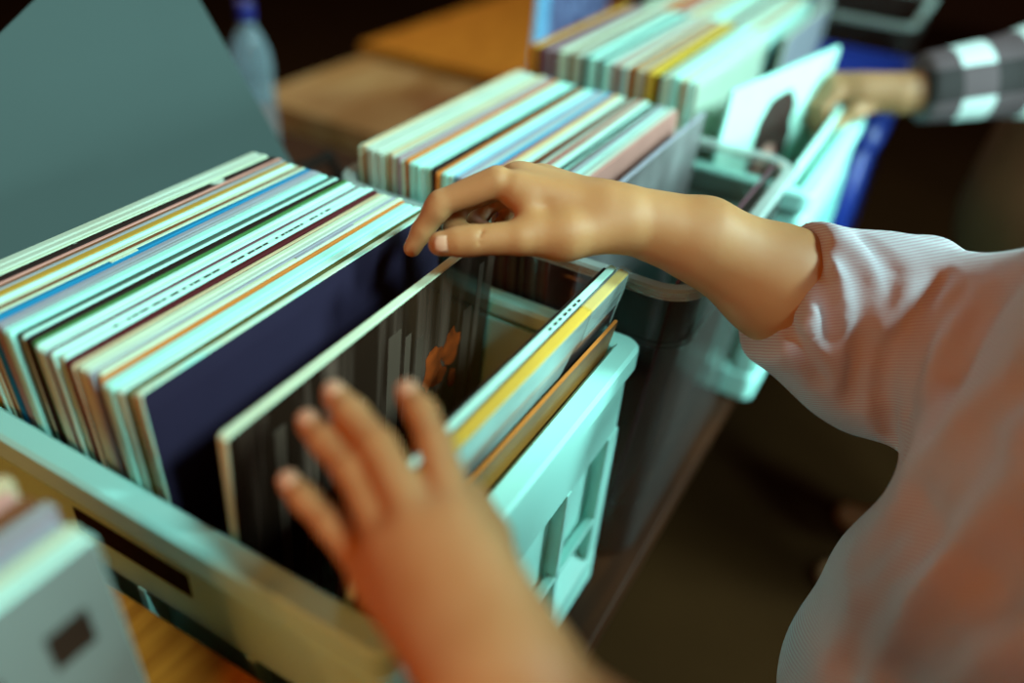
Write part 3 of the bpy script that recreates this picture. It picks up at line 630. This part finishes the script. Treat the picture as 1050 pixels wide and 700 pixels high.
sh += groove([(0.3971, -0.2933, 1.1011), (0.3369, -0.3243, 1.1056), (0.3251, -0.3446, 1.0686)], 0.004, 0.012)
sh += groove([(0.3641, -0.3235, 1.1256), (0.3476, -0.349, 1.1093), (0.3308, -0.3632, 1.073), (0.3293, -0.3717, 1.023)], 0.0045, 0.012)
sh += groove([(0.3974, -0.3358, 1.1235), (0.3728, -0.3608, 1.1179), (0.3409, -0.3683, 1.095)], 0.004, 0.01)
sh += groove([(0.3629, -0.2938, 1.0728), (0.3166, -0.3193, 1.0631), (0.3255, -0.3443, 1.0319)], 0.0035, 0.01)
sh += groove([(0.3199, -0.435, 1.1612), (0.3274, -0.4227, 1.1271), (0.3035, -0.4193, 1.092), (0.2565, -0.4174, 1.0777)], 0.01, 0.018)
sh += groove([(0.152, -0.472, 1.095), (0.156, -0.460, 1.0458), (0.150, -0.449, 1.0018), (0.150, -0.443, 0.9516)], 0.015, 0.020)
sh += groove([(0.2116, -0.4424, 1.1492), (0.2124, -0.4304, 1.1081), (0.2226, -0.4202, 1.0385), (0.2094, -0.4103, 0.9801)], 0.006, 0.02)
sh += groove([(0.1943, -0.4385, 1.1039), (0.2009, -0.4293, 1.0372), (0.1803, -0.4218, 0.9798), (0.1684, -0.4229, 0.9222)], 0.008, 0.022)
def fold(v):
    s = np.sin(v[:, 0] * 31 + v[:, 2] * 47 + 2.0 * np.sin(v[:, 1] * 17)) * .0028 + np.sin(v[:, 1] * 70 + v[:, 2] * 22 + v[:, 0] * 40) * .0013
    c = v.mean(0); d = v - c; d[:, 2] *= .2; n = d / np.maximum(np.linalg.norm(d, axis=1), 1e-6)[:, None]
    return v + n * s[:, None]
surf_obj('shirt', rel(sh, PO), .0042, SHIRT, person, fold)
surf_obj('trousers', rel([('c', (.245, -.565, .82), (.25, -.565, .78), .138, .132, .05), ('c', (.17, -.56, .86), (.15, -.58, .47), .100, .075, .04), ('c', (.15, -.58, .47), (.15, -.60, .12), .075, .062, .02),
                          ('c', (.33, -.56, .86), (.35, -.58, .47), .100, .075, .04), ('c', (.35, -.58, .47), (.35, -.60, .12), .075, .062, .02)], PO), .008, mat('dark trousers', (.03, .018, .012), .9, .1, .2, 30), person)

# second person, reaching in from the far right
O2 = (1.35, -.66, 0)
p2 = empty('person', O2, 'person in black and white checked shirt reaching into the far white crate', 'person')
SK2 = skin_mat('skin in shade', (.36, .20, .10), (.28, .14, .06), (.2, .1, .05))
b2 = [('c', (1.052, -.306, 1.058), (1.025, -.245, 1.052), .026, .024, .012), ('c', (1.052, -.306, 1.058), (1.135, -.44, 1.090), .0265, .036, .01), ('c', (1.135, -.44, 1.09), (1.33, -.60, 1.30), .036, .045, .02),
      ('c', (1.043, -.290, 1.055), (1.005, -.215, 1.050), .022, .0135, .012), ('c', (1.043, -.290, 1.055), (1.018, -.205, 1.058), .022, .0135, .012), ('c', (1.043, -.290, 1.055), (1.034, -.200, 1.056), .021, .0125, .012)]
b2 += chain([(1.000, -.213, 1.050, .012), (.985, -.205, 1.030, .0095), (.980, -.212, 1.008, .0085), (.982, -.217, .992, .0075)], .003)
b2 += chain([(1.010, -.207, 1.054, .012), (.994, -.190, 1.030, .0095), (.990, -.198, 1.006, .0085), (.993, -.206, .990, .0075)], .003)
b2 += chain([(1.020, -.203, 1.056, .0115), (1.010, -.182, 1.032, .0092), (1.006, -.190, 1.008, .0082), (1.008, -.199, .994, .0072)], .003)
b2 += chain([(1.034, -.200, 1.054, .0105), (1.028, -.182, 1.034, .0082), (1.023, -.188, 1.014, .0072), (1.024, -.196, 1.002, .0064)], .003)
b2 += chain([(1.030, -.265, 1.045, .016), (1.000, -.245, 1.030, .0115), (.985, -.228, 1.012, .0095), (.980, -.222, 1.000, .0085)], .005)
b2 += [('c', (1.33, -.60, 1.30), (1.56, -.66, 1.33), .055, .055, .04), ('c', (1.45, -.64, 1.22), (1.26, -.57, .92), .11, .10, .05), ('c', (1.45, -.62, 1.33), (1.44, -.60, 1.45), .052, .048, .02), ('e', (1.43, -.59, 1.57), (.075, .09, .115), .02),
       ('e', (1.425, -.52, 1.525), (.036, .03, .045), .02), ('c', (1.425, -.50, 1.58), (1.424, -.488, 1.555), .007, .011, .008), ('c', (1.56, -.66, 1.33), (1.62, -.64, 1.06), .048, .036, .02), ('c', (1.62, -.64, 1.06), (1.63, -.62, .84), .034, .025, .02), ('c', (1.63, -.62, .84), (1.63, -.60, .76), .024, .018, .02),
       ('c', (1.17, -.57, .90), (1.16, -.59, .48), .085, .055, .04), ('c', (1.16, -.59, .48), (1.16, -.61, .08), .055, .036, .02), ('c', (1.16, -.61, .06), (1.15, -.47, .035), .035, .028, .02),
       ('c', (1.33, -.57, .90), (1.34, -.59, .48), .085, .055, .04), ('c', (1.34, -.59, .48), (1.34, -.61, .08), .055, .036, .02), ('c', (1.34, -.61, .06), (1.35, -.47, .035), .035, .028, .02)]
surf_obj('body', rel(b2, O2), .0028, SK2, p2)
def check_material():
    m = bpy.data.materials.new('black and white check'); m.use_nodes = True; nt = m.node_tree; b = nt.nodes['Principled BSDF']; b.inputs['Roughness'].default_value = .85
    tc = nt.nodes.new('ShaderNodeTexCoord'); outs = []
    for ax in ((.51, -.83, .21), (.224, .366, .904)):      # the weave runs along and across the sleeve
        dt = nt.nodes.new('ShaderNodeVectorMath'); dt.operation = 'DOT_PRODUCT'; dt.inputs[1].default_value = ax
        mu = nt.nodes.new('ShaderNodeMath'); mu.operation = 'MULTIPLY'; mu.inputs[1].default_value = 11.5
        fr_ = nt.nodes.new('ShaderNodeMath'); fr_.operation = 'FRACT'; gt = nt.nodes.new('ShaderNodeMath'); gt.operation = 'GREATER_THAN'; gt.inputs[1].default_value = .5
        nt.links.new(tc.outputs['Object'], dt.inputs[0]); nt.links.new(dt.outputs['Value'], mu.inputs[0]); nt.links.new(mu.outputs[0], fr_.inputs[0]); nt.links.new(fr_.outputs[0], gt.inputs[0]); outs.append(gt)
    ad = nt.nodes.new('ShaderNodeMath'); ad.operation = 'ADD'; nt.links.new(outs[0].outputs[0], ad.inputs[0]); nt.links.new(outs[1].outputs[0], ad.inputs[1])
    dv = nt.nodes.new('ShaderNodeMath'); dv.operation = 'MULTIPLY'; dv.inputs[1].default_value = .5; nt.links.new(ad.outputs[0], dv.inputs[0])
    rp = nt.nodes.new('ShaderNodeValToRGB'); rp.color_ramp.interpolation = 'CONSTANT'; e = rp.color_ramp.elements
    e[0].color = (.55, .68, .66, 1); e[1].position = .4; e[1].color = (.075, .05, .055, 1); n3 = e.new(.9); n3.color = (.012, .007, .007, 1)
    nt.links.new(dv.outputs[0], rp.inputs[0]); nt.links.new(rp.outputs[0], b.inputs['Base Color']); return m
CHK = check_material()
surf_obj('shirt_sleeve', rel([('c', (1.030, -.262, 1.050), (1.14, -.44, 1.095), .043, .058, .02), ('c', (1.14, -.44, 1.095), (1.33, -.60, 1.29), .050, .062, .03),
                       ('cut', (1.058, -.315, 1.060), (-.5, .85, -.15), .004, .12)], O2), .004, CHK, p2)
surf_obj('shirt', rel([('c', (1.34, -.61, 1.30), (1.565, -.665, 1.33), .078, .078, .05), ('c', (1.40, -.63, 1.34), (1.50, -.65, 1.345), .068, .068, .04), ('c', (1.45, -.65, 1.20), (1.33, -.60, 1.06), .145, .145, .05), ('c', (1.56, -.67, 1.30), (1.62, -.65, 1.08), .065, .055, .02), ('c', (1.62, -.65, 1.08), (1.63, -.63, .90), .055, .042, .02)], O2), .006, CHK, p2)
surf_obj('trousers', rel([('c', (1.29, -.58, .98), (1.25, -.57, .86), .148, .15, .05), ('c', (1.17, -.57, .86), (1.16, -.59, .46), .105, .078, .04), ('c', (1.16, -.59, .46), (1.16, -.61, .12), .078, .065, .02),
                          ('c', (1.33, -.57, .86), (1.34, -.59, .46), .105, .078, .04), ('c', (1.34, -.59, .46), (1.34, -.61, .12), .078, .065, .02)], O2), .008, mat('brown trousers', (.075, .028, .011), .9, .1, .3, 12), p2)
surf_obj('hair', rel([('e', (1.435, -.605, 1.595), (.085, .095, .105), .02)], O2), .006, MATS['dark brown hair'], p2)
